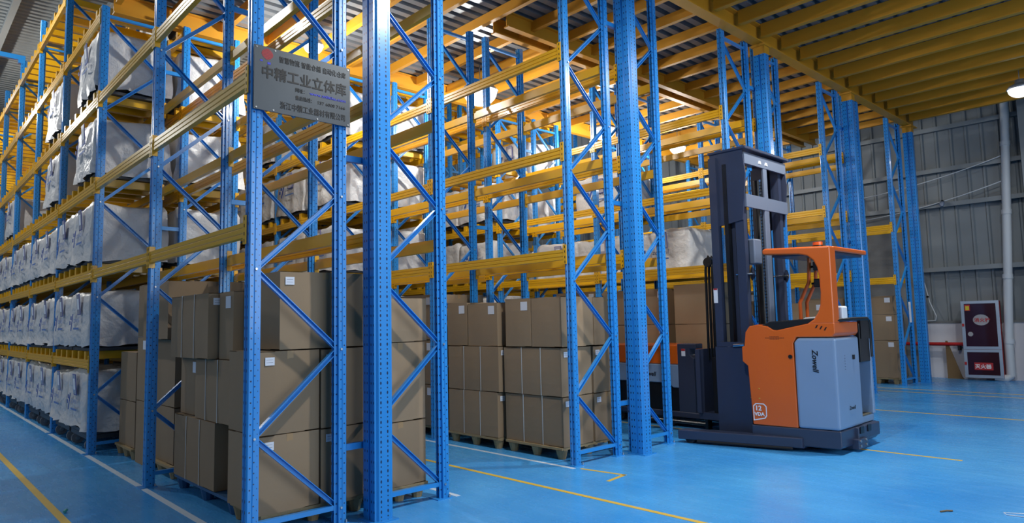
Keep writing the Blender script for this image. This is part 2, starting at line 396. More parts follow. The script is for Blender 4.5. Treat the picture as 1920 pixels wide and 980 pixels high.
boltm = MB().tube([(-.005, 0, 0), (.012, 0, 0)], .009, mBolt, 8).mesh('bolt')
hbm = MB().box(-.02, .02, 0, D-.02, -.018, .018, mBlue).mesh('brace')
def bracing_all(h, i0):
    """whole zigzag of a distant frame as one part"""
    b = MB(); n = int((h-ZN-.1)/.6)
    for k in range(n):
        z0 = ZN+k*.6
        a, c = ((0, D-.02, z0), (0, 0, z0+.6)) if k % 2 == 0 else ((0, 0, z0), (0, D-.02, z0+.6))
        b.bar(a, c, .034, .034, mBlue)
    b.bar((0, 0, ZN), (0, D-.02, ZN), .034, .034, mBlue); b.bar((0, 0, ZN+n*.6), (0, D-.02, ZN+n*.6), .034, .034, mBlue)
    return b.mesh('bracing')
_bra = {}
BL = W-.09-.004
def beam_mesh(detail, s):
    """box beam with a stepped inner lip and two long grooves; s=+1 front side of the rack"""
    b = MB()
    p = [(-.056, -.055), (-.056, -.03), (-.050, -.025), (-.056, -.018), (-.056, .012), (-.050, .018), (-.056, .024), (-.056, .055), (-.027, .055), (-.027, .028), (-.009, .028), (-.009, -.055)]
    b.prism([(y*s, z) for y, z in p], 'x', 0, BL, mYel)
    if not detail:
        for x0, x1 in ((-.045, .004), (BL-.004, BL+.045)):
            b.box(x0, x1, min(-.062*s, -.053*s), max(-.062*s, -.053*s), -.105, .105, mYel)
    return b.mesh('beam')
bms = {(d, s): beam_mesh(d, s) for d in (0, 1) for s in (1, -1)}
def conn_mesh(s, end):
    b = MB(); o = 1 if end else -1
    x0, x1 = (.002, .044) if end else (-.044, -.002)
    b.box(x0, x1, min(-.062*s, -.053*s), max(-.062*s, -.053*s), -.105, .105, mYel)
    xx = (-.004, .002) if end else (-.002, .004)
    b.box(xx[0], xx[1], min(-.062*s, -.01*s), max(-.062*s, -.01*s), -.105, .105, mYel)
    for z in (-.08, -.03, .03, .08):
        b.box((x0+x1)/2-.005, (x0+x1)/2+.005, min(-.063*s, -.062*s)-.0003, max(-.063*s, -.062*s)+.0003, z-.012, z+.012, mDark)
    return b.mesh('beam_connector')
cms = {(s, e): conn_mesh(s, e) for s in (1, -1) for e in (0, 1)}
barm = MB().box(-.04, .04, -.052, D+.05, 0, .10, mYel).mesh('support_bar')
LV = [1.09, 2.21, 3.33, 4.45, 5.57, 6.70]
NB = {'A': 9, 'B': 8, 'C': 8, 'D': 8, 'E': 7, 'F': 7, 'G': 6, 'H': 6, 'I': 5}
RLAB = {'A': 'blue and yellow pallet rack carrying the grey sign plate', 'B': 'blue and yellow pallet rack directly behind the sign rack, back to back with it',
        'C': 'blue and yellow pallet rack holding the carton stacks nearest the middle aisle', 'D': 'blue pallet rack just left of the reach truck, nearest its fork legs',
        'E': 'blue and yellow pallet rack behind the reach truck mast', 'F': 'blue and yellow pallet rack seen between the truck mast and its orange roof',
        'G': 'blue and yellow pallet rack directly behind the orange overhead guard pillar', 'H': 'blue and yellow pallet rack just right of the orange overhead guard',
        'I': 'narrow blue pallet rack with two beam levels nearest the right wall'}
def levels(r, bay):
    L = LV[1:4]
    if r == 'I': L = LV[1:3]
    if bay >= 2 and r in 'ABCDEF':
        L = LV[0:5]+([LV[5]] if bay >= 3 else [])
    return L
for r in ROWS:
    y0 = yf(r); t = thing('pallet_rack', RLAB[r], 'pallet rack', (0, y0, 0))
    nb = NB[r]; nbar = 0; extra = MB(); front = r in 'ABCD'
    for i in range(nb+1):
        h = 5.70 if i < 3 else 7.22
        x = -i*W
        u1 = upright(h, 1, t, x, 0); u2 = upright(h, -1, t, x, D)
        if i < 4:
            ob('foot_plate', footm, u1); ob('foot_plate', footm, u2)
        if (front and i < 4) or (not front and i < 2):
            n = int((h-ZN-.1)/.6)
            for k_ in range(n):
                up = k_ % 2 == 1
                ob('brace', brU if up else brD, t, (x-.045, .01, ZN+k_*.6))
                if i < 3: ob('bolt', boltm, u2 if k_ % 2 == 0 else u1, (0, 0, ZN+k_*.6))
            ob('brace', hbm, t, (x-.045, .01, ZN)); ob('brace', hbm, t, (x-.045, .01, h-.12))
        else:
            if h not in _bra: _bra[h] = bracing_all(h, 0)
            ob('bracing', _bra[h], t, (x-.045, .01, 0))
    for bay in range(nb):
        xr = -bay*W-.09-.002; xl = -(bay+1)*W+.002
        for z in levels(r, bay):
            det = 1 if (bay < 2 or (r == 'A' and bay < 4)) else 0
            for s, yy in ((1, 0), (-1, D)):
                o = ob('beam', bms[(det, s)], t, (xl, yy, z))
                if det:
                    ob('beam_connector', cms[(s, 0)], o, (0, 0, 0)); ob('beam_connector', cms[(s, 1)], o, (BL, 0, 0))
            if bay >= 2 and r in 'ABCDEF':
                for j in range(6):
                    xx = xl+.22+j*(BL-.44)/5
                    if nbar < 96 : ob('support_bar', barm, t, (xx, 0, z+.055)); nbar += 1
                    else: extra.box(xx-.04, xx+.04, -.052, D+.05, z+.055, z+.155, mYel)
    if extra.v: tag(extra.build('support_bars', t), kind='stuff')
    if r in 'ACEG':      # spacers tying the back to back pair
        for i in range(4):
            for z in (.56, 2.85, 5.0):
                MB().box(-i*W-.065, -i*W-.025, D+.03, D+GAP-.03, z-.025, z+.025, mBlue).build('row_spacer', t)
t = thing('overhead_tie_bar', 'blue steel tie bar across the aisle top at the far upper left', 'tie bar', (-5*W-.045, -1.6, 7.26))
MB().box(-.04, .04, 0, 1.62, -.05, .05, mBlue).build('bar', t); MB().box(-.05, .05, 1.5, 1.62, -.12, -.05, mBlue).build('end_plate', t)
# ------------------------------------------------------------------ sign plate
t = thing('sign_plate', 'grey metal company sign with black Chinese lettering bolted across the rack end', 'sign', (.022, -.045, 3.09))
SW, SH = .785, .487
bevel(MB().box(-.004, .004, 0, SW, 0, SH, mSign).build('plate', t), .002, 1)
def put(txt, y, z, size, m, width, bold=0, shear=0):
    base = text_mesh(txt, size, m, shear=shear); q = MB()
    for k_, (dx, dy) in enumerate(((0, 0), (bold, 0), (-bold, 0), (0, bold), (0, -bold)) if bold else ((0, 0),)):
        q.add([(v.co.x+dx, v.co.y+dy, v.co.z+k_*.00015) for v in base.vertices], [tuple(p.vertices) for p in base.polygons], m)
    me = q.mesh('lettering')
    xs = [v.co.x for v in me.vertices]; k_ = width/(max(xs)-min(xs)); me.transform(Matrix.Translation((-min(xs), 0, 0))); me.transform(Matrix.Scale(k_, 4, (1, 0, 0)))
    return ob('lettering', me, t, (.0052, y, z), (math.pi/2, 0, math.pi/2))
put('智慧物流 智能仓储 自动化仓库', .19, .395, .052, mBlk, .555, .0007)
put('中精工业立体库', .06, .255, .104, mBlk, .69, .0022)
put('网址：', .32, .195, .036, mBlk, .075, .0006)
put('www.znlitiku.com', .435, .195, .034, mBluP, .31, .0006)
put('售后热线：', .32, .135, .036, mBlk, .135, .0006)
put('137 6008 7166', .505, .135, .034, mBlk, .235, .0006)
put('浙江中精工业器材有限公司', .20, .045, .058, mBlk, .54, .0008)
lg = MB()
for z, hw in ((.468, .012), (.458, .026), (.447, .037), (.436, .043), (.425, .043), (.414, .037), (.403, .026), (.393, .013)):
    lg.box(.0046, .006, .10-hw, .10+hw, z-.0035, z+.0035, mRedP)
lg.prism([(.10+.045*math.cos(a*math.pi/8), .43+.042*math.sin(a*math.pi/8)) for a in range(16)], 'x', .0042, .0046, mat('dull_red_print', sr(115, 62, 66), .6))
lg.box(.0046, .006, .045, .065, .368, .380, mBluP); lg.box(.0046, .006, .10, .125, .355, .371, mBluP); lg.build('emblem', t)
for y, z in ((.02, .015), (.02, .47), (.765, .015), (.765, .47), (.16, .47), (.15, .015), (.5, .015)):
    MB().tube([(.003, y, z), (.008, y, z)], .006, mBolt, 8).build('rivet', t)
# ------------------------------------------------------------------ cartons
def carton(x0, x1, y0, y1, z0, z1, label, group=None, lab='y', straps=0, seam=True, labs=1, rot=0):
    cx, cy = (x0+x1)/2, (y0+y1)/2; hx, hy, h = (x1-x0)/2, (y1-y0)/2, z1-z0
    g = .004; hx -= g; hy -= g
    t = thing('carton', label, 'carton', (cx, cy, z0+.001), group, rot)
    b = MB(); n = 4; vs = []; fs = []
    # slightly bulging box
    bl = .008
    def wall(P0, du, dv, nrm, uu, vv):
        nonlocal vs, fs
        o = len(vs)
        for i in range(n+1):
            for j in range(n+1):
                u, v = i/n, j/n; k_ = bl*math.sin(math.pi*u)*math.sin(math.pi*v)
                vs.append(Vector(P0)+Vector(du)*u+Vector(dv)*v+Vector(nrm)*k_)
        for i in range(n):
            for j in range(n): fs.append((o+i*(n+1)+j, o+(i+1)*(n+1)+j, o+(i+1)*(n+1)+j+1, o+i*(n+1)+j+1))
    wall((-hx, -hy, 0), (2*hx, 0, 0), (0, 0, h-.002), (0, -1, 0), 0, 0); wall((hx, -hy, 0), (0, 2*hy, 0), (0, 0, h-.002), (1, 0, 0), 0, 0)
    wall((hx, hy, 0), (-2*hx, 0, 0), (0, 0, h-.002), (0, 1, 0), 0, 0); wall((-hx, hy, 0), (0, -2*hy, 0), (0, 0, h-.002), (-1, 0, 0), 0, 0)
    b.add(vs, fs, mCard)
    b.box(-hx, hx, -hy, -.004, h-.006, h-.002, mCard); b.box(-hx, hx, .004, hy, h-.006, h-.002, mCard); b.box(-hx, hx, -hy, hy, 0, .004, mCard)
    b.build('box', t)
    MB().box(-hx-.002, hx+.002, -.025, .025, h-.002, h-.001, mTape).box(hx+.0005, hx+.002, -.025, .025, h-.09, h-.002, mTape).box(-hx-.002, -hx-.0005, -.025, .025, h-.09, h-.002, mTape).build('tape', t)
    for k_ in range(straps):
        x = -hx+2*hx*(k_+1)/(straps+1); e = .0095
        q = MB(); q.box(x-.006, x+.006, -hy-e, -hy-e+.0015, 0, h, mStrap); q.box(x-.006, x+.006, -hy-e, hy+e, h-.001, h, mStrap)
        q.build('strap', t)
    e = .0095
    if lab == 'y':
        MB().box(hx-.16, hx-.05, -hy-e*.4-.002, -hy-e*.4, h-.14, h-.04, mLab).build('shipping_label', t)
    elif lab == 'x':
        q = MB().box(hx+.005, hx+.007, -hy+.04, -hy+.112, h-.105, h-.045, mLab)
        for j in range(2): q.box(hx+.007, hx+.0075, -hy+.05, -hy+.10, h-.065-j*.02, h-.063-j*.02, mLabP)
        q.build('shipping_label', t)
    return t
_pal = {}
def pallet(x0, x1, y0, y1, m, label, group=None, h=.13):
    lx, ly = x1-x0, y1-y0
    t = thing('pallet', label, 'pallet', (x0, y0, 0), group)
    b = MB(); b.box(0, lx, 0, ly, h-.025, h, m)
    for i in range(6): b.box(0, lx, ly*(i+.2)/6, ly*(i+.5)/6, h-.035, h-.025, m)
    b.build('deck', t)
    for i in range(3):
        for j in range(3):
            cx = .07+(lx-.14)*i/2; cy = .07+(ly-.14)*j/2; p = []
            q = MB(); vs = []
            for z, w_ in ((.001, .042), (h-.03, .068)):
                for a in range(10): vs.append((cx+w_*math.cos(a*math.pi/5), cy+w_*math.sin(a*math.pi/5), z))
            q.add(vs, [tuple(range(10))[::-1]]+[tuple(range(10, 20))]+[(a, (a+1) % 10, 10+(a+1) % 10, 10+a) for a in range(10)], m, False)
            q.build('foot', t)
    return t
PZ = .132
# sign rack, end stack
pallet(-.80, -.20, .14, 1.02, mPalW, 'fibre pallet under the carton stack below the sign')
PA = 'stack below the sign'
carton(-.78, -.18, .106, .59, PZ, .70, 'brown carton at bottom left of the stack below the sign', lab='x')
carton(-.78, -.18, .60, 1.02, PZ, .70, 'brown carton at bottom right of the stack below the sign', lab='x')
carton(-.78, -.18, .106, .59, .705, 1.322, 'brown carton at middle left of the stack below the sign', lab='x')
carton(-.78, -.18, .60, 1.02, .705, 1.322, 'brown carton at middle right of the stack below the sign', lab='x')
carton(-.86, -.18, .258, 1.02, 1.33, 1.93, 'wide brown carton on top of the stack below the sign', lab='x')
pallet(-2.26, -.84, .16, .98, mPalB, 'blue plastic pallet between the first two uprights of the sign rack')
carton(-2.27, -1.20, .15, .95, PZ, .70, 'long carton resting on the blue plastic pallet', straps=2, lab=None)
carton(-1.15, -.84, .30, .95, PZ, .70, 'narrow carton beside the long one on the blue plastic pallet')
carton(-2.27, -1.76, .20, .95, .705, 1.235, 'smaller middle carton above the blue pallet with label at its corner', lab='y')
carton(-1.74, -.88, .16, .95, .705, 1.235, 'larger middle carton above the blue pallet with two bands', straps=2, lab=None)
carton(-2.27, -1.26, .10, .92, 1.24, 1.81, 'top left carton above the blue pallet with two vertical bands', straps=2, lab='x')
carton(-1.22, -.90, .18, .95, 1.24, 1.81, 'top carton above the blue pallet, half behind the front upright')
pallet(-3.52, -2.60, .22, 1.0, mPalW, 'fibre pallet under the tall stack behind the second upright')
carton(-3.50, -2.66, .26, 1.0, PZ, .70, 'bottom carton of the tall stack behind the second upright of the sign rack', lab='x')
carton(-3.50, -2.66, .26, 1.0, .705, 1.395, 'middle carton of the tall stack behind the second upright of the sign rack', lab='x')
carton(-3.50, -2.62, .17, 1.0, 1.40, 2.0, 'top carton of the tall stack behind the second upright of the sign rack', straps=0, lab=None)
pallet(-4.80, -4.05, .22, .82, mPalW, 'fibre pallet beside the third upright of the sign rack')
carton(-4.75, -4.05, .25, .80, PZ, .66, 'lower carton of the short stack beside the third upright', lab='x')
carton(-4.75, -4.05, .25, .80, .665, 1.24, 'upper carton of the short stack beside the third upright', lab='x')
carton(-3.98, -3.58, .24, .80, .0, .70, 'floor carton between the tall and the short stack in the sign rack', lab=None)
carton(-3.98, -3.58, .24, .80, .705, 1.42, 'carton halfway up between the tall and the short stack in the sign rack', lab='y')
carton(-3.98, -3.58, .24, .80, 1.425, 2.02, 'topmost carton between the tall and the short stack in the sign rack', lab=None)
# rack behind the sign rack
pallet(-.82, -.18, 1.10, 1.62, mPalW, 'fibre pallet right of the slotted double column')
carton(-.80, -.18, 1.08, 1.605, PZ, .668, 'bottom carton right of the slotted double column', lab=None)
carton(-.80, -.18, 1.08, 1.605, .675, 1.345, 'middle carton right of the slotted double column', lab=None)
carton(-.80, -.18, 1.08, 1.625, 1.35, 1.73, 'low top carton right of the slotted double column', lab='x')
def stack(x0, x1, y0, y1, tiers, where, pal=True, straps=0, lab='y', grp=None, z0=None):
    z = PZ if z0 is None else z0
    if pal: pallet(x0, x1, y0+.02, y1-.02, mPalW, f'fibre pallet under the {where}')
    names = ['bottom', 'second', 'third', 'fourth'] if len(tiers) > 3 else ['bottom', 'middle', 'top']
    if len(tiers) == 2: names = ['lower', 'upper']
    for i, h in enumerate(tiers):
        dx = random.uniform(-.012, .012)
        carton(x0+dx, x1+dx, y0+random.uniform(0, .012), y1, z, z+h-.004, f'{names[i]} carton of the {where}', straps=straps if i < len(tiers)-1 else 0, lab=lab); z += h
stack(-2.30, -1.0, 1.10, 1.62, [.55, .60, .50], 'stack behind the top carton of the blue pallet')
# stacks facing the middle aisle
pallet(-1.20, -.30, 3.48, 4.50, mPalW, 'fibre pallet under the aisle stack nearest the middle rack end')
carton(-1.215, -.29, 3.50, 4.0, PZ, .668, 'bottom front carton of the aisle stack nearest the middle rack end', straps=2, lab='x')
carton(-1.205, -.29, 4.03, 4.50, PZ, .668, 'bottom rear carton of the aisle stack nearest the middle rack end', lab='x')
carton(-1.22, -.29, 3.49, 4.0, .673, 1.205, 'middle front carton of the aisle stack nearest the middle rack end', straps=2, lab='x')
carton(-1.205, -.29, 4.03, 4.50, .673, 1.205, 'middle rear carton of the aisle stack nearest the middle rack end', lab='x')
carton(-1.17, -.735, 3.48, 4.0, 1.215, 1.77, 'left top carton of the aisle stack nearest the middle rack end', lab='y')
carton(-.73, -.26, 3.48, 4.02, 1.215, 1.77, 'right top carton of the aisle stack nearest the middle rack end', lab=None)
carton(-1.17, -.28, 4.05, 4.50, 1.215, 1.77, 'rear top carton of the aisle stack nearest the middle rack end', lab=None)
pallet(-2.26, -1.30, 3.45, 4.45, mPalW, 'fibre pallet under the second aisle stack')
carton(-2.25, -1.30, 3.45, 4.40, PZ, .665, 'bottom carton of the second aisle stack with two white bands', straps=2, lab='x')
carton(-2.25, -1.27, 3.45, 4.40, .67, 1.21, 'middle carton of the second aisle stack with two white bands', straps=2, lab='x')
carton(-2.27, -1.86, 3.46, 4.40, 1.215, 1.76, 'left top carton of the second aisle stack', lab='y')
carton(-1.85, -1.29, 3.46, 4.40, 1.215, 1.74, 'right top carton of the second aisle stack', lab='y')
stack(-3.55, -2.62, 3.50, 4.4, [.55, .60, .62], 'third aisle stack, just past the rack upright')
stack(-4.70, -3.75, 3.52, 4.4, [.55, .60, .58], 'fourth aisle stack')
stack(-1.10, -.25, 6.92, 7.55, [.60, .68, .60], 'stack behind the truck hoses')
stack(-2.25, -1.22, 6.92, 7.55, [.62, .66, .56], 'stack left of the one behind the hoses')
stack(-3.55, -2.62, 6.92, 7.55, [.60, .66, .60], 'stack seen past the fourth rack row')
stack(-4.7, -3.75, 6.92, 7.55, [.60, .60, .50], 'farthest stack of the fifth rack row')
stack(-1.15, -.25, 8.0, 8.60, [.60, .60, .55], 'stack behind the mast in the sixth rack row')
stack(-3.6, -2.7, 4.55, 5.1, [.55, .60, .50], 'stack behind the third aisle stack')
stack(-1.2, -.25, 10.42, 11.0, [.55, .5, .55], 'stack seen under the orange guard', grp=None)
stack(-2.3, -1.35, 10.42, 11.0, [.55, .5, .6], 'stack left of the one under the guard')
stack(-1.05, -.20, 13.82, 14.45, [.80, .55, .40], 'stack in the far rack by the wall')
stack(-2.2, -1.3, 13.82, 14.45, [.75, .55, .45], 'inner stack in the far rack by the wall')
# leaning board by the last column
t = thing('leaning_board', 'brown board leaning on the white wall beside the last blue column', 'board', (.28, 15.9, 0))
MB().prism([(-.10, 0), (.22, 0), (.18, .05), (-.06, .85), (-.10, .85)], 'y', -.02, .0, mCardE).build('board', t)
tag(MB().box(-.02, .02, -.003, .003, -.22, .22, mLab).build('hanging_tag', None, (.0, 14.20, 1.52)), 'white paper tag hanging on the far rack by the wall', 'tag')
# ------------------------------------------------------------------ covered pallets (white fabric covers)
def cover_mesh(seed, w=1.10, d=.86, h=.74):
    rnd = random.Random(seed); b = MB(); nx, ny, nz = 12, 8, 9; vs = []; fs = []; idx = {}
    ph = [rnd.uniform(0, 6.28) for _ in range(8)]
    def pt(i, j, k_):
        u, v, q = i/nx, j/ny, k_/nz
        x, y, z = (u-.5)*w, (v-.5)*d, q*h
        ed = 1-max(abs(2*u-1), abs(2*v-1))
        sx = math.copysign(1, x) if i in (0, nx) else 0; sy = math.copysign(1, y) if j in (0, ny) else 0
        fold = .018*math.sin(u*17+ph[0]+2*q)+.012*math.sin(u*31+ph[1]-3*q)+.01*math.sin(q*13+ph[2])
        fold2 = .018*math.sin(v*15+ph[3]+2*q)+.01*math.sin(v*29+ph[4])+.01*math.sin(q*11+ph[5])
        fl = .02*(1-q)
        if sy: y += sy*(fold*(1.15-q)+fl)
        if sx: x += sx*(fold2*(1.15-q)+fl)
        if q > .86:
            t_ = (q-.86)/.14; x *= 1-.06*t_*t_; y *= 1-.06*t_*t_
        if k_ == nz:
            z += .025*math.sin(u*5+ph[6])*math.sin(v*5+ph[7])-.03*(1-ed)+.012*math.sin(u*21+ph[1])
        if k_ == 0: z += .02*math.sin(u*9+ph[2])+.015*math.sin(v*11+ph[3])
        return (x, y, z)
    def V(i, j, k_):
        key = (i, j, k_)
        if key not in idx: idx[key] = len(vs); vs.append(pt(i, j, k_))
        return idx[key]
    for i in range(nx):
        for k_ in range(nz):
            fs.append((V(i, 0, k_), V(i+1, 0, k_), V(i+1, 0, k_+1), V(i, 0, k_+1))); fs.append((V(i+1, ny, k_), V(i, ny, k_), V(i, ny, k_+1), V(i+1, ny, k_+1)))
    for j in range(ny):
        for k_ in range(nz):
            fs.append((V(nx, j, k_), V(nx, j+1, k_), V(nx, j+1, k_+1), V(nx, j, k_+1))); fs.append((V(0, j+1, k_), V(0, j, k_), V(0, j, k_+1), V(0, j+1, k_+1)))
    for i in range(nx):
        for j in range(ny): fs.append((V(i, j, nz), V(i+1, j, nz), V(i+1, j+1, nz), V(i, j+1, nz)))
    b.add(vs, fs, mBag, True); return b.mesh('cover')
covers = [cover_mesh(s) for s in range(5)]+[cover_mesh(9, h=.80), cover_mesh(11, h=.80)]
trayM = MB().box(-.53, .53, -.41, .41, -.045, -.005, mTray).mesh('base_tray')
pouchM = MB().box(-.09, .09, -.016, -.010, -.27, 0, mPouchB).box(-.080, .080, -.018, -.016, -.26, -.01, mPouch).box(-.05, .05, -.0195, -.018, -.20, -.06, mLab).mesh('document_pouch')
mk = MB(); mk.box(-.13, -.09, -.002, 0, .03, .07, mPrint); mk.box(-.17, -.13, -.002, 0, -.02, .02, mPrint)
mk.prism([(-.12, -.08), (-.09, -.08), (-.02, .09), (-.05, .09)], 'y', -.002, 0, mPrint)
tm = text_mesh('zowell', .085, mFaint, shear=.2)
mk.add([(v.co.x, -.001, v.co.y+.0) for v in tm.vertices], [tuple(p.vertices) for p in tm.polygons], mFaint)
mk.box(0, .22, -.002, 0, -.07, -.05, mFaint)
markM = mk.mesh('printed_mark')
def covered(x, y, z, label, near, tall=False, front=-1):
    t = thing('covered_pallet', label, 'covered pallet', (x, y, z), 'white fabric covered pallets on the racks')
    me = covers[5+random.randrange(2)] if tall else covers[random.randrange(5)]
    c = ob('cover', me, t); c.scale = (1, 1, random.uniform(.95, 1.05))
    ob('base_tray', trayM, t)
    if near:
        o = ob('document_pouch', pouchM, t, (random.uniform(-.02, .10), -.470, (.73 if tall else .69))); o.rotation_euler.x = math.radians(4)
        ob('printed_mark', markM, t, (random.uniform(-.16, -.06), -.486, (.42 if tall else .32))).scale = (1.5, 1, 1.3)
    return t
WHERE = {'A': 'sign rack', 'B': 'second rack row', 'C': 'third rack row', 'D': 'fourth rack row', 'E': 'fifth rack row', 'F': 'the sixth rack row'}
LVN = ['one beam level up', 'two beam levels up', 'three beam levels up', 'four beam levels up', 'five beam levels up']
def lab_cov(r, bay, lv, half):
    a = 'on wheels' if lv < 0 else LVN[lv]
    return f"white covered load {a}, {WHERE[r]}, {ORD[bay]} bay, {'near' if half == 0 else 'far'} half"
ncov = 0
for r in 'ABCDE':
    y = yf(r)+D/2+.055
    for bay in range(2, {'A': 8, 'B': 5, 'C': 5, 'D': 5, 'E': 4}[r]):
        for lv in range(-1, 5 if r == 'B' and bay < 4 else 4):
            for half in (0, 1):
                if r != 'A' and lv in (-1, 0) and bay > 3: continue
                if r == 'A':
                    if lv == 2 and (half == 1 or bay in (4,)): continue
                    if lv == 3 and (half == 1 or bay not in (2, 3)): continue
                elif lv == 3 and (half == 1 or r in 'E'): continue
                xc = -bay*W-.20-.53-half*1.12
                z = .26 if lv < 0 else LV[lv]+.055+.10+.05
                covered(xc, y, z, lab_cov(r, bay, lv, half), (r == 'A' and bay < 6) or (r in 'CE' and bay < 4), tall=lv >= 2); ncov += 1
                if lv < 0 and r == 'A':
                    tt = thing('wheeled_dolly', f"wheeled dolly under the covered load, sign rack {ORD[bay]} bay, {'near' if half == 0 else 'far'} half", 'dolly', (xc, y, 0), 'dollies under the covered loads')
                    MB().box(-.5, .5, -.40, .40, .15, .205, mTray).build('platform', tt)
                    for sx in (-.4, .4):
                        for sy in (-.34, .34):
                            q = MB().tube([(sx-.02, sy, .075), (sx+.02, sy, .075)], .074, mWheel, 14); q.tube([(sx-.025, sy, .075), (sx+.025, sy, .075)], .03, mBolt, 8)
                            q.box(sx-.03, sx+.03, sy-.03, sy+.03, .15, .16, mBolt); q.box(sx-.03, sx-.024, sy-.015, sy+.015, .07, .15, mBolt); q.box(sx+.024, sx+.03, sy-.015, sy+.015, .07, .15, mBolt)
                            q.build('caster', tt)
for r, bay, lv, half in (('F', 0, 1, 1), ('F', 1, 1, 0), ('F', 1, 1, 1), ('F', 1, 2, 0), ('F', 2, 1, 0), ('F', 2, 2, 0), ('F', 2, 3, 0), ('F', 3, 2, 0)):
    covered(-bay*W-.73-half*1.12, yf(r)+D/2+.02, LV[lv]+.06, lab_cov(r, bay, lv, half), True, tall=lv >= 2)
# ------------------------------------------------------------------ reach truck
t = thing('reach_truck', 'orange and grey reach truck with tall dark mast at the aisle mouth', 'forklift', (0, 0, 0))
Cx, Cy = 1.788, 5.62; ud = Vector((.99045, .13786, 0)); nn = Vector((.13786, -.99045, 0))
def S(s, z, off=0): p = Vector((Cx, Cy, 0))+ud*s+nn*off; return (p.x, p.y, z)
WD = 1.05
def slab(poly, thick_y0, thick_y1, m, name, bev=.02, parent=t):
    """side outline (s,z) extruded sideways along y from the near side"""
    b = MB(); n = len(poly); vs = []
    for yy in (thick_y0, thick_y1):
        for s, z in poly: p = S(s, z); vs.append((p[0], p[1]+yy, z))
    b.add(vs, [tuple(range(n)), tuple(range(2*n-1, n-1, -1))]+[(i, n+i, n+(i+1) % n, (i+1) % n) for i in range(n)], m)
    o = b.build(name, parent)
    if bev: bevel(o, bev, 3)
    return o
# chassis
slab([(-.96, .05), (-.39, .035), (-.385, .06), (-.02, .06), (0, .08), (0, .255), (-.96, .255)], 0, WD, mCh, 'chassis', .02)
q = slab([(-.02, .10), (.03, .10), (.03, .25), (-.02, .25)], .40, WD, mCh, 'rear_bumper', .01)
MB().box(Cx+.031, Cx+.04, Cy+.44, Cy+.54, .18, .255, mBk).build('rear_vent', t)
MB().box(Cx+.031, Cx+.04, Cy+.66, Cy+.76, .18, .255, mBk).build('rear_vent', t)
b = MB().box(Cx-.10, Cx+.06, Cy+.30, Cy+.58, .03, .13, mCh)
for y_ in (.36, .52): b.tube([(Cx+.06, Cy+y_, .06), (Cx+.07, Cy+y_, .06)], .014, mBolt, 8); b.tube([(Cx+.06, Cy+y_, .11), (Cx+.07, Cy+y_, .11)], .014, mBolt, 8)
b.build('tow_bracket', t)
q = MB(); q.tube([(Cx-.35, Cy+.22, .11), (Cx-.35, Cy+.38, .11)], .11, mDark, 20); q.build('drive_wheel', t)
# straddle legs
def leg(yoff):
    b = MB(); vs = []
    pl = [(.03, 5.19+yoff), (1.40, 5.53+yoff), (1.40, 5.68+yoff), (.03, 5.36+yoff)]
    b.prism(pl, 'z', .045, .155, mCh); b.prism([(.25, 5.24+yoff), (1.30, 5.50+yoff), (1.30, 5.52+yoff), (.25, 5.26+yoff)], 'z', .02, .05, mDark)
    return bevel(b.build('straddle_leg', t), .01, 2)
l1 = leg(0); l2 = leg(1.02)
for l_, yo in ((l1, 0), (l2, 1.02)):
    MB().tube([(.16, 5.245+yo, .075), (.16, 5.35+yo, .075)], .074, mDark, 16).build('load_wheel', l_)
# body: orange front, grey rear
slab([(-.94, .26), (-.44, .255), (-.445, 1.19), (-.41, 1.26), (-.03, 1.262), (0, 1.30), (0, 1.42), (-.24, 1.42), (-.62, 1.34), (-.66, 1.345), (-.72, 1.385), (-.83, 1.41), (-.93, 1.39), (-.98, 1.32), (-1.0, 1.16), (-1.03, 1.15), (-1.03, .98), (-.97, .93)], 0.0, .66, mOr, 'side_cover', .012)
slab([(-.437, .257), (-.0, .257), (0, 1.255), (-.40, 1.255), (-.437, 1.20)], -.004, .66, mGr, 'rear_cover', .03)
slab([(-.93, .26), (-.02, .26), (-.02, .34), (-.93, .34)], .6, WD-.01, mGr, 'step', .01)
MB().box(Cx-.40, Cx-.02, Cy+.66, Cy+WD-.08, .34, .352, mat('ribbed_mat', sr(96, 92, 78), .8)).build('floor_mat', t)
slab([(-.93, .34), (-.45, .34), (-.45, 1.25), (-.93, 1.25)], .66, WD-.02, mCh, 'front_cowl', .02)
slab([(-.46, .34), (-.0, .34), (0, 1.24), (-.46, 1.24)], WD-.06, WD, mGr, 'side_panel', .012)
slab([(-.46, 1.25), (0, 1.25), (0, 1.40), (-.46, 1.40)], WD-.06, WD, mOr, 'side_panel', .012)
slab([(-.06, .95), (0, .95), (0, 1.40), (-.06, 1.40)], .70, WD-.06, mBk, 'entry_bar', .01)
b = MB(); b.tube([(Cx-.02, Cy+.10, 1.44), (Cx-.0, Cy+.50, 1.45), (Cx-.0, Cy+.95, 1.45), (Cx-.0, Cy+1.02, 1.40), (Cx-.0, Cy+1.02, 1.0)], .022, mBk, 8)
b.box(Cx-.03, Cx+.01, Cy+.72, Cy+1.04, 1.22, 1.44, mBk)
b.build('armrest', t)
# dark cockpit rim
slab([(-.80, 1.40), (-.70, 1.34), (-.62, 1.325), (-.25, 1.42), (-.20, 1.47), (-.30, 1.465), (-.70, 1.44)], .02, .95, mBk, 'cockpit_rim', .01)
slab([(-.42, 1.44), (-.20, 1.44), (-.20, 1.49), (-.36, 1.48)], .15, .5, mWht, 'seat_towel', .01)
b = MB().box(Cx-.12, Cx+.0, Cy+.24, Cy+.40, 1.43, 1.60, mWht); bevel(b.build('document_holder', t), .02, 2)
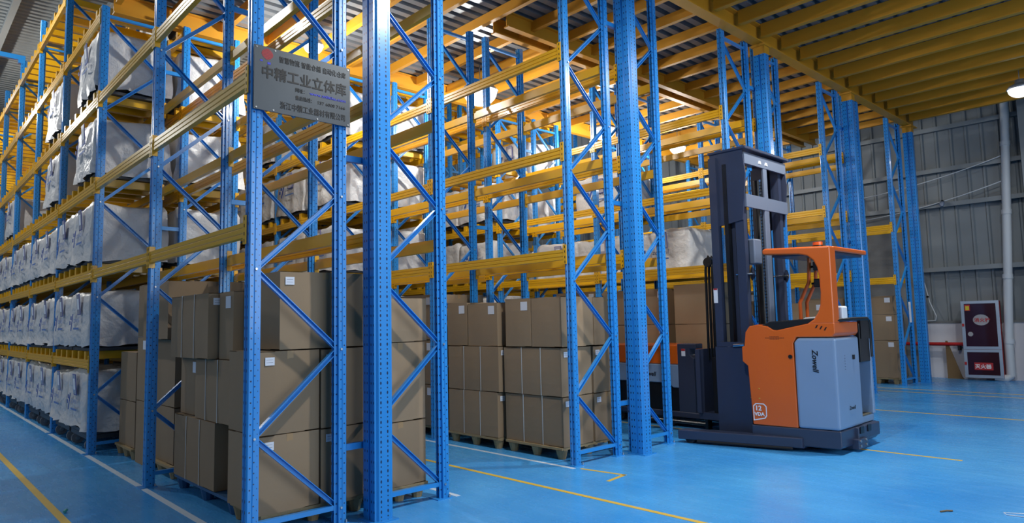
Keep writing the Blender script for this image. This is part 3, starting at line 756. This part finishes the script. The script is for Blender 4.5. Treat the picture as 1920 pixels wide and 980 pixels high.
# guard pillar with the big rounded window in front of it, roof plate
poly = [(0, 1.40), (0, 2.262), (-.70, 2.285), (-.735, 2.275), (-.735, 2.215), (-.33, 2.19), (-.24, 2.165), (-.18, 2.11), (-.145, 2.03), (-.13, 1.93), (-.125, 1.75), (-.135, 1.62), (-.16, 1.54), (-.21, 1.46), (-.30, 1.40)]
slab(poly, 0, .16, mOr, 'guard_pillar', .02)
slab([(0, 2.21), (0, 2.265), (-.73, 2.285), (-.73, 2.225)], .12, WD+.04, mOr, 'overhead_guard', .015)
slab([(-.03, 2.18), (-.03, 2.21), (-.68, 2.215), (-.68, 2.185)], .13, WD-.03, mCh, 'guard_lining', .005)
b = MB().tube([(Cx-.35, Cy+.55, 2.27), (Cx-.35, Cy+.55, 2.33)], .06, mBk, 14); b.tube([(Cx-.35, Cy+.55, 2.33), (Cx-.35, Cy+.55, 2.37)], .055, mOr, 14); b.build('beacon', t)
for y_, dx in ((.52, 0), (.66, .02)):
    b = MB().tube([(1.20+dx, Cy+y_, 1.42), (1.20+dx, Cy+y_, 1.66), (1.32+dx, Cy+y_, 1.90), (1.34+dx, Cy+y_, 2.2)], .022, mOr, 8); b.build('guard_bar', t)
for z_ in (1.83, 2.03):
    b = MB().box(1.40, 1.52, Cy+.46, Cy+.62, z_, z_+.10, mBk); b.tube([(1.34, Cy+.55, z_+.05), (1.41, Cy+.55, z_+.05)], .015, mBk, 6); bevel(b.build('work_lamp', t), .012, 2)
# side details
def on_side(me_or_mb, s, z, name, off=.003):
    o = ob(name, me_or_mb, t, S(s, z, off)); ang = math.atan2(ud.y, ud.x); o.rotation_euler = (math.pi/2, 0, ang); return o
zt = text_mesh('Zowell', .085, mBk, bold=.0012, shear=.25)
o = on_side(zt, -.245, 1.125, 'lettering', .008); o.rotation_euler = (Matrix.Rotation(math.atan2(ud.y, ud.x), 4, 'Z') @ Matrix.Rotation(math.pi/2, 4, 'X') @ Matrix.Rotation(-math.pi/2, 4, 'Z')).to_euler()
o = ob('lettering', text_mesh('Zowell', .06, mBk, shear=.25), t, (Cx+.006, Cy+.26, .455), (math.pi/2, 0, math.pi/2))
b = MB()
def ring(s0, s1, z0, z1, wdt):
    P = [(s0, z0-.03), (s1-.02, z0), (s1, z0+.03), (s1, z1-.03), (s1-.03, z1), (s0+.03, z1), (s0, z1-.03)]
    cx_, cz_ = (s0+s1)/2, (z0+z1)/2; Q = [(cx_+(s-cx_)*(1-wdt/.08), cz_+(z-cz_)*(1-wdt/.09)) for s, z in P]
    n = len(P); vs = [S(s, z, .004) for s, z in P]+[S(s, z, .004) for s, z in Q]
    b.add(vs, [(i, (i+1) % n, n+(i+1) % n, n+i) for i in range(n)], mWht)
ring(-.93, -.775, .335, .505, .011); b.build('class_badge', t)
on_side(text_mesh('12', .075, mWht, bold=.002), -.908, .425, 'lettering', .005)
on_side(text_mesh('VDA', .055, mWht, bold=.002, sx=1.0), -.915, .365, 'lettering', .005)
b = MB().tube([S(-.48, 1.045, 0), S(-.48, 1.045, .012)], .022, mBk, 14); b.build('lock', t)
for i in range(3):
    s0 = -.20+i*.045
    vs = [S(s0, 1.36-i*.012, .003), S(s0+.014, 1.36-i*.012, .003), S(s0+.034, 1.395-i*.012, .003), S(s0+.02, 1.395-i*.012, .003)]
    MB().add(vs, [(0, 1, 2, 3)], mBk).build('vent_slot', t)
b = MB()
for i, (w0, w1) in enumerate(((-.70, -.60), (-.75, -.55), (-.70, -.60))):
    k_ = 0; s0 = w0
    while s0 < w1:
        vs = [S(s0, 1.265-i*.014, .002), S(s0+.012, 1.265-i*.014, .002), S(s0+.012, 1.271-i*.014, .002), S(s0, 1.271-i*.014, .002)]; b.add(vs, [(0, 1, 2, 3)], mBk); s0 += .018
b.build('instruction_print', t)
b = MB().box(Cx+.003, Cx+.012, Cy+.44, Cy+.49, 1.0, 1.05, mBk); b.build('switch', t)
b = MB()
for i in range(6): b.box(Cx+.003, Cx+.006, Cy+.215, Cy+.225, .90+i*.03, .905+i*.03, mCh)
b.build('vent_slot', t)
# mast: two outer channels, inner channels, cross members, cylinders and chains
XM = .78; ML, MR = 5.80, 6.82
def channel(y0, y1, x0, x1, z0, z1, m, name):
    return bevel(MB().box(x0, x1, y0, y1, z0, z1, m).build(name, t), .006, 2)
for (ya, yb, sgn) in ((5.62, 5.70, 1), (MR-.10, MR-.02, -1)):
    b = MB(); b.box(.36, .46, ya, yb, .06, 3.50, mCh)
    b.build('mast_channel', t)
    b = MB(); b.box(.66, .77, ya+.06*sgn, yb+.06*sgn, .06, 3.46, mCh); b.build('mast_channel', t)
    b = MB(); b.box(.49, .62, ya+.12*sgn, yb+.10*sgn, .20, 3.50, mCh); b.box(.53, .58, ya+.03*sgn, yb+.03*sgn, .20, 3.4, mBk); b.build('inner_channel', t)
# side plates at the top
for y_ in (5.66, MR-.05):
    b = MB(); P = [(.36, 3.55), (.80, 3.55), (.83, 3.25), (.80, 2.95), (.77, 2.68), (.36, 2.62)]
    b.prism(P, 'y', y_, y_+.025, mCh); b.build('top_plate', t)
bevel(MB().box(.34, .86, 5.64, MR, 3.55, 3.585, mCh).build('mast_cap', t), .008, 2)
MB().box(.79, .815, 5.69, MR-.02, 3.38, 3.52, mChL).build('cross_member', t)
MB().box(.79, .815, 5.69, MR-.02, 2.84, 3.0, mChL).build('cross_member', t)
b = MB()
for y_ in (6.08, 6.25): b.prism([(y_-.04, 3.42), (y_+.04, 3.42), (y_+.02, 3.46), (y_-.02, 3.46)], 'x', .815, .82, mWht)
b.build('arrow_mark', t)
MB().box(.79, .81, 6.17, 6.27, 2.98, 3.40, mChL).build('centre_bar', t)
bevel(MB().box(.77, .81, 6.17, 6.29, 1.30, 2.86, mChL).build('centre_bar', t), .01, 2)
for y_ in (5.86, 5.93, 6.02): MB().tube([(.60, y_, .4), (.60, y_, 3.45)], .022, mBk, 10).build('lift_hose', t)
MB().tube([(.55, 6.10, .3), (.55, 6.10, 3.3)], .045, mBk, 12).build('lift_cylinder', t)
MB().tube([(.55, 6.50, .3), (.55, 6.50, 3.3)], .045, mBk, 12).build('lift_cylinder', t)
for y_ in (6.40, 6.56):
    b = MB()
    for i in range(50): b.box(.64, .66, y_-.012, y_+.012, 1.2+i*.042, 1.2+i*.042+.03, mChr)
    b.build('lift_chain', t)
bevel(MB().box(.66, .80, 5.86, 6.05, 2.15, 2.46, mChL).build('valve_block', t), .015, 2)
for y_ in (5.73, 6.64):
    b = MB(); b.tube([(.82, y_, 2.02), (.84, y_+.02, 2.02)], [.085, .02], mChr, 14); b.tube([(.62, y_-.02, 2.02), (.82, y_, 2.02)], .012, mChr, 6); b.build('mirror', t)
b = MB().box(.38, .62, 5.72, 6.70, .07, .9, mCh); b.box(.35, .79, 5.605, 5.618, .07, 1.14, mCh); b.box(.40, .785, 5.605, 5.73, 1.145, 1.20, mCh); b.build('mast_base', t)
b = MB().tube([(.60, 5.60, 1.16), (.74, 5.60, 1.17)], .02, mChr, 8); b.build('rod', t)
b = MB(); b.box(.355, .362, 5.615, 5.66, 1.68, 1.86, mLab); b.box(.36, .41, 5.612, 5.618, 1.68, 1.86, mLab); b.box(.36, .41, 5.610, 5.612, 1.84, 1.86, mRedP); b.build('warning_label', t)
for z_ in (.55, .66): MB().tube([(.79, 5.6, z_), (.86, 5.54, z_+.01), (.95, 5.50, z_+.012)], .006, mTapeY, 6).build('wire', t)
# carriage with hose loops in front of the mast
for j, y_ in enumerate((5.93, 6.01, 6.09)):
    b = MB().tube([(.06, y_, .95), (.07, y_, 2.1), (.08, y_, 2.24), (.115, y_, 2.30), (.16, y_, 2.24), (.17, y_, 2.1), (.18, y_, .95)], .017, mBk, 8); b.build('hose_loop', t)
b = MB().tube([(.12, 5.89, 2.22), (.12, 6.13, 2.22)], .06, mBk, 16); b.build('hose_pulley', t)
b = MB().box(.0, .34, 5.74, 6.70, .22, .30, mCh); b.box(.0, .06, 5.70, 6.70, .30, 1.10, mCh); b.box(.18, .34, 5.80, 6.60, .2, 1.0, mBk)
b.box(-.02, .02, 5.9, 6.0, .06, .9, mBk); b.box(-.02, .02, 6.45, 6.55, .06, .9, mBk); b.build('fork_carriage', t)
for y_ in (5.92, 6.46): bevel(MB().box(-.95, 0, y_, y_+.10, .10, .14, mBk).build('fork', t), .01, 1)
# ------------------------------------------------------------------ second truck deeper in the same aisle
t = thing('order_picker_truck', 'second low orange and grey truck behind the blue uprights, left of the mast', 'forklift', (-.57, 6.17, 0))
bevel(MB().box(-1.35, .0, 0, .66, .86, 1.13, mOr).build('upper_cover', t), .015, 2)
bevel(MB().prism([(-1.3, .60), (-.16, .60), (-.10, .54), (0, .54), (0, .86), (-1.35, .86)], 'y', 0, .66, mGr).build('lower_cover', t), .012, 2)
bevel(MB().box(-1.30, -.02, .03, .63, .12, .60, mBk).build('battery_box', t), .01, 2)
bevel(MB().box(-1.35, .35, -.02, .68, .145, .22, mCh).build('chassis', t), .01, 2)
bevel(MB().prism([(0, .2), (.26, .2), (.26, .95), (.20, 1.0), (.20, 1.08), (.30, 1.08), (.30, 1.15), (.0, 1.15)], 'y', -.01, .16, mCh).build('head_frame', t), .01, 2)
bevel(MB().prism([(.34, .28), (.50, .28), (.52, .5), (.52, .8), (.48, .95), (.36, 1.0), (.36, .85), (.42, .8), (.42, .7), (.36, .6)], 'y', -.02, .10, mCh).build('pivot_arm', t), .008, 2)
MB().box(.07, .13, -.014, -.010, .98, 1.08, mLab).box(.07, .13, -.016, -.014, 1.05, 1.08, mRedP).build('warning_label', t)
o = ob('lettering', text_mesh('Zowell', .085, mBk, bold=.0015, shear=.25), t, (-.62, -.003, .69), (math.pi/2, 0, 0))
for x_ in (-1.1, -.2): MB().tube([(x_, .05, .10), (x_, .15, .10)], .10, mDark, 18).build('wheel', t)
b = MB()
for z_ in (.42, .55): b.tube([(.30, .02, z_), (.36, .02, z_)], .03, mChr, 10)
b.build('hinge_pin', t)
# ------------------------------------------------------------------ lamps
def lamp(x, y, z, label, power, r=.19, top=None, hooded=False):
    t = thing('high_bay_lamp', label, 'ceiling lamp', (x, y, z), 'round high bay lamps over the aisles')
    b = MB(); n = 24; prof = [(r, 0), (r+.015, .01), (r*.9, .06), (r*.45, .10), (.07, .12), (.07, .17)]
    vs = [(a_*math.cos(k_*2*math.pi/n), a_*math.sin(k_*2*math.pi/n), z_) for a_, z_ in prof for k_ in range(n)]
    b.add(vs, [(i*n+k_, i*n+(k_+1) % n, (i+1)*n+(k_+1) % n, (i+1)*n+k_) for i in range(len(prof)-1) for k_ in range(n)]+[tuple(range((len(prof)-1)*n, len(prof)*n))], mLampH, True)
    b.build('housing', t)
    vs = [(r*.97*math.cos(q*math.pi/12)*math.cos(k_*2*math.pi/n), r*.97*math.cos(q*math.pi/12)*math.sin(k_*2*math.pi/n), .002-r*.8*math.sin(q*math.pi/12)) for q in range(6) for k_ in range(n)]
    MB().add(vs, [(q*n+k_, q*n+(k_+1) % n, (q+1)*n+(k_+1) % n, (q+1)*n+k_) for q in range(5) for k_ in range(n)]+[tuple(range(5*n, 6*n))], mLampE, True).build('diffuser', t)
    MB().tube([(0, 0, .17), (0, 0, (top or z+.25)-z)], .008, mBolt, 6).build('hanger', t)
    l = bpy.data.lights.new('lamp_light', 'AREA' if hooded else 'POINT')
    if hooded: l.shape = 'DISK'; l.size = r
    else: l.shadow_soft_size = .08
    l.energy = power; l.color = (1, .985, .94)
    lo = bpy.data.objects.new('lamp_light', l); C.objects.link(lo); lo.parent = t; lo.location = (0, 0, -r*.8-.10)
for x, y, z, lb, rr in ((-3.95, 2.40, 5.50, 'round lamp glowing above the left end of the sign plate', .14),
                    (-3.79, 5.40, 5.45, 'brightest lamp, in the aisle between the fourth and fifth racks', .30),  # radius enlarged to stand in for the lamp's flare
                    (-4.05, 9.05, 5.50, 'round lamp deep between the sixth and seventh racks', .26),
                    (-3.9, 11.6, 5.50, 'round lamp deep in the last aisle, left of the mast top', .19)):
    lamp(x, y, z, lb, LAMP_W*1.6, r=rr, top=5.93)
lamp(2.45, 12.8, 5.46, 'round lamp under the mezzanine at the right edge of the photo', LAMP_W*.5, top=5.93, hooded=True)
lamp(2.0, 2.2, 5.50, 'round lamp above the open floor in front of the sign rack pair', LAMP_W*1.5, top=5.93, hooded=True)
lamp(2.2, 6.0, 5.50, 'round lamp above the open floor in front of the reach truck', LAMP_W*1.6, top=5.93, hooded=True)
lamp(-8.5, 4.2, 8.2, 'round hall lamp just beyond the mezzanine edge', LAMP_W*2, top=9.05)
lamp(-15.5, 4.2, 8.2, 'round hall lamp far beyond the mezzanine edge', LAMP_W*2, top=9.05)
lamp(-8.5, -2.4, 8.2, 'round hall lamp over the near end of the left aisle', LAMP_W*5, top=9.05)
lamp(-16.5, -2.0, 7.6, 'round hall lamp over the far end of the left aisle', LAMP_W*5, top=9.05)
lamp(-8.5, 11.0, 8.2, 'round hall lamp over the back racks just past the mezzanine', LAMP_W*3, top=9.05)
lamp(-15.5, 11.0, 8.2, 'round hall lamp over the farthest ends of the back racks', LAMP_W*2, top=9.05)
# ------------------------------------------------------------------ floor markings and litter
def line(pts, wdt, m, label, z=.0015):
    b = MB(); a, c = Vector((*pts[0], 0)), Vector((*pts[1], 0)); d = (c-a).normalized(); n = Vector((-d.y, d.x, 0))*wdt/2
    vs = [a-n, c-n, c+n, a+n]; vs = [(v.x, v.y, .0) for v in vs]+[(v.x, v.y, z) for v in vs]
    b.add(vs, [(4, 5, 6, 7), (0, 1, 5, 4), (1, 2, 6, 5), (2, 3, 7, 6), (3, 0, 4, 7)], m)
    return tag(b.build('floor_line'), label, 'floor line')
line([(-24, -.06), (1.2, -.06)], .055, mTapeW, 'white floor line along the foot of the sign rack')
line([(-24, -.815), (3.5, -.815)], .06, mTapeY, 'yellow floor line in the left aisle beside the sign rack')
line([(-14, 1.80), (.02, 1.80)], .05, mTapeW, 'white floor line behind the rack pair carrying the sign')
line([(-14, 2.50), (3.2, 2.54)], .05, mTapeY, 'yellow floor line along the middle aisle, running past the racks')
line([(-14, 3.24), (.05, 3.28)], .05, mTapeW, 'white floor line in front of the middle aisle carton stacks')
line([(.10, 3.32), (.62, 3.39)], .04, mTapeY, 'short yellow floor line beside the middle rack foot')
line([(.60, 3.39), (.645, 3.08)], .04, mTapeY, 'short yellow cross mark at the corner of the middle rack')
line([(-10, 5.95), (2.76, 6.14)], .045, mTapeY, 'worn yellow floor line passing under the reach truck')
line([(-10, 9.25), (6, 9.70)], .05, mTapeY, 'yellow floor line beyond the reach truck')
line([(-.35, 13.02), (6, 13.08)], .06, mTapeY, 'bright yellow floor line nearest the right wall')
line([(-.35, 12.45), (6, 12.50)], .05, mTapeY, 'fainter yellow floor line just before the one nearest the wall')
tag(MB().tube([(3.13, 3.97, .006), (3.16, 4.02, .008), (3.19, 4.05, .006)], .006, mCardE, 6).build('twig'), 'small brown scrap on the open floor at lower right', 'scrap')
tag(MB().tube([(3.9, 4.30, .004), (3.6, 4.32, .004), (3.47, 4.25, .004), (3.5, 4.20, .004), (3.9, 4.26, .004)], .003, mWht, 6).build('loose_string'), 'loop of white string on the floor at the right edge', 'string')
tag(MB().tube([(-2.05, -.76, .005), (-2.02, -.75, .02), (-2.0, -.77, .01)], .012, mat('green_film', sr(60, 150, 150), .5), 6).build('film_scrap'), 'tiny green scrap beside the yellow line in the left aisle', 'scrap')
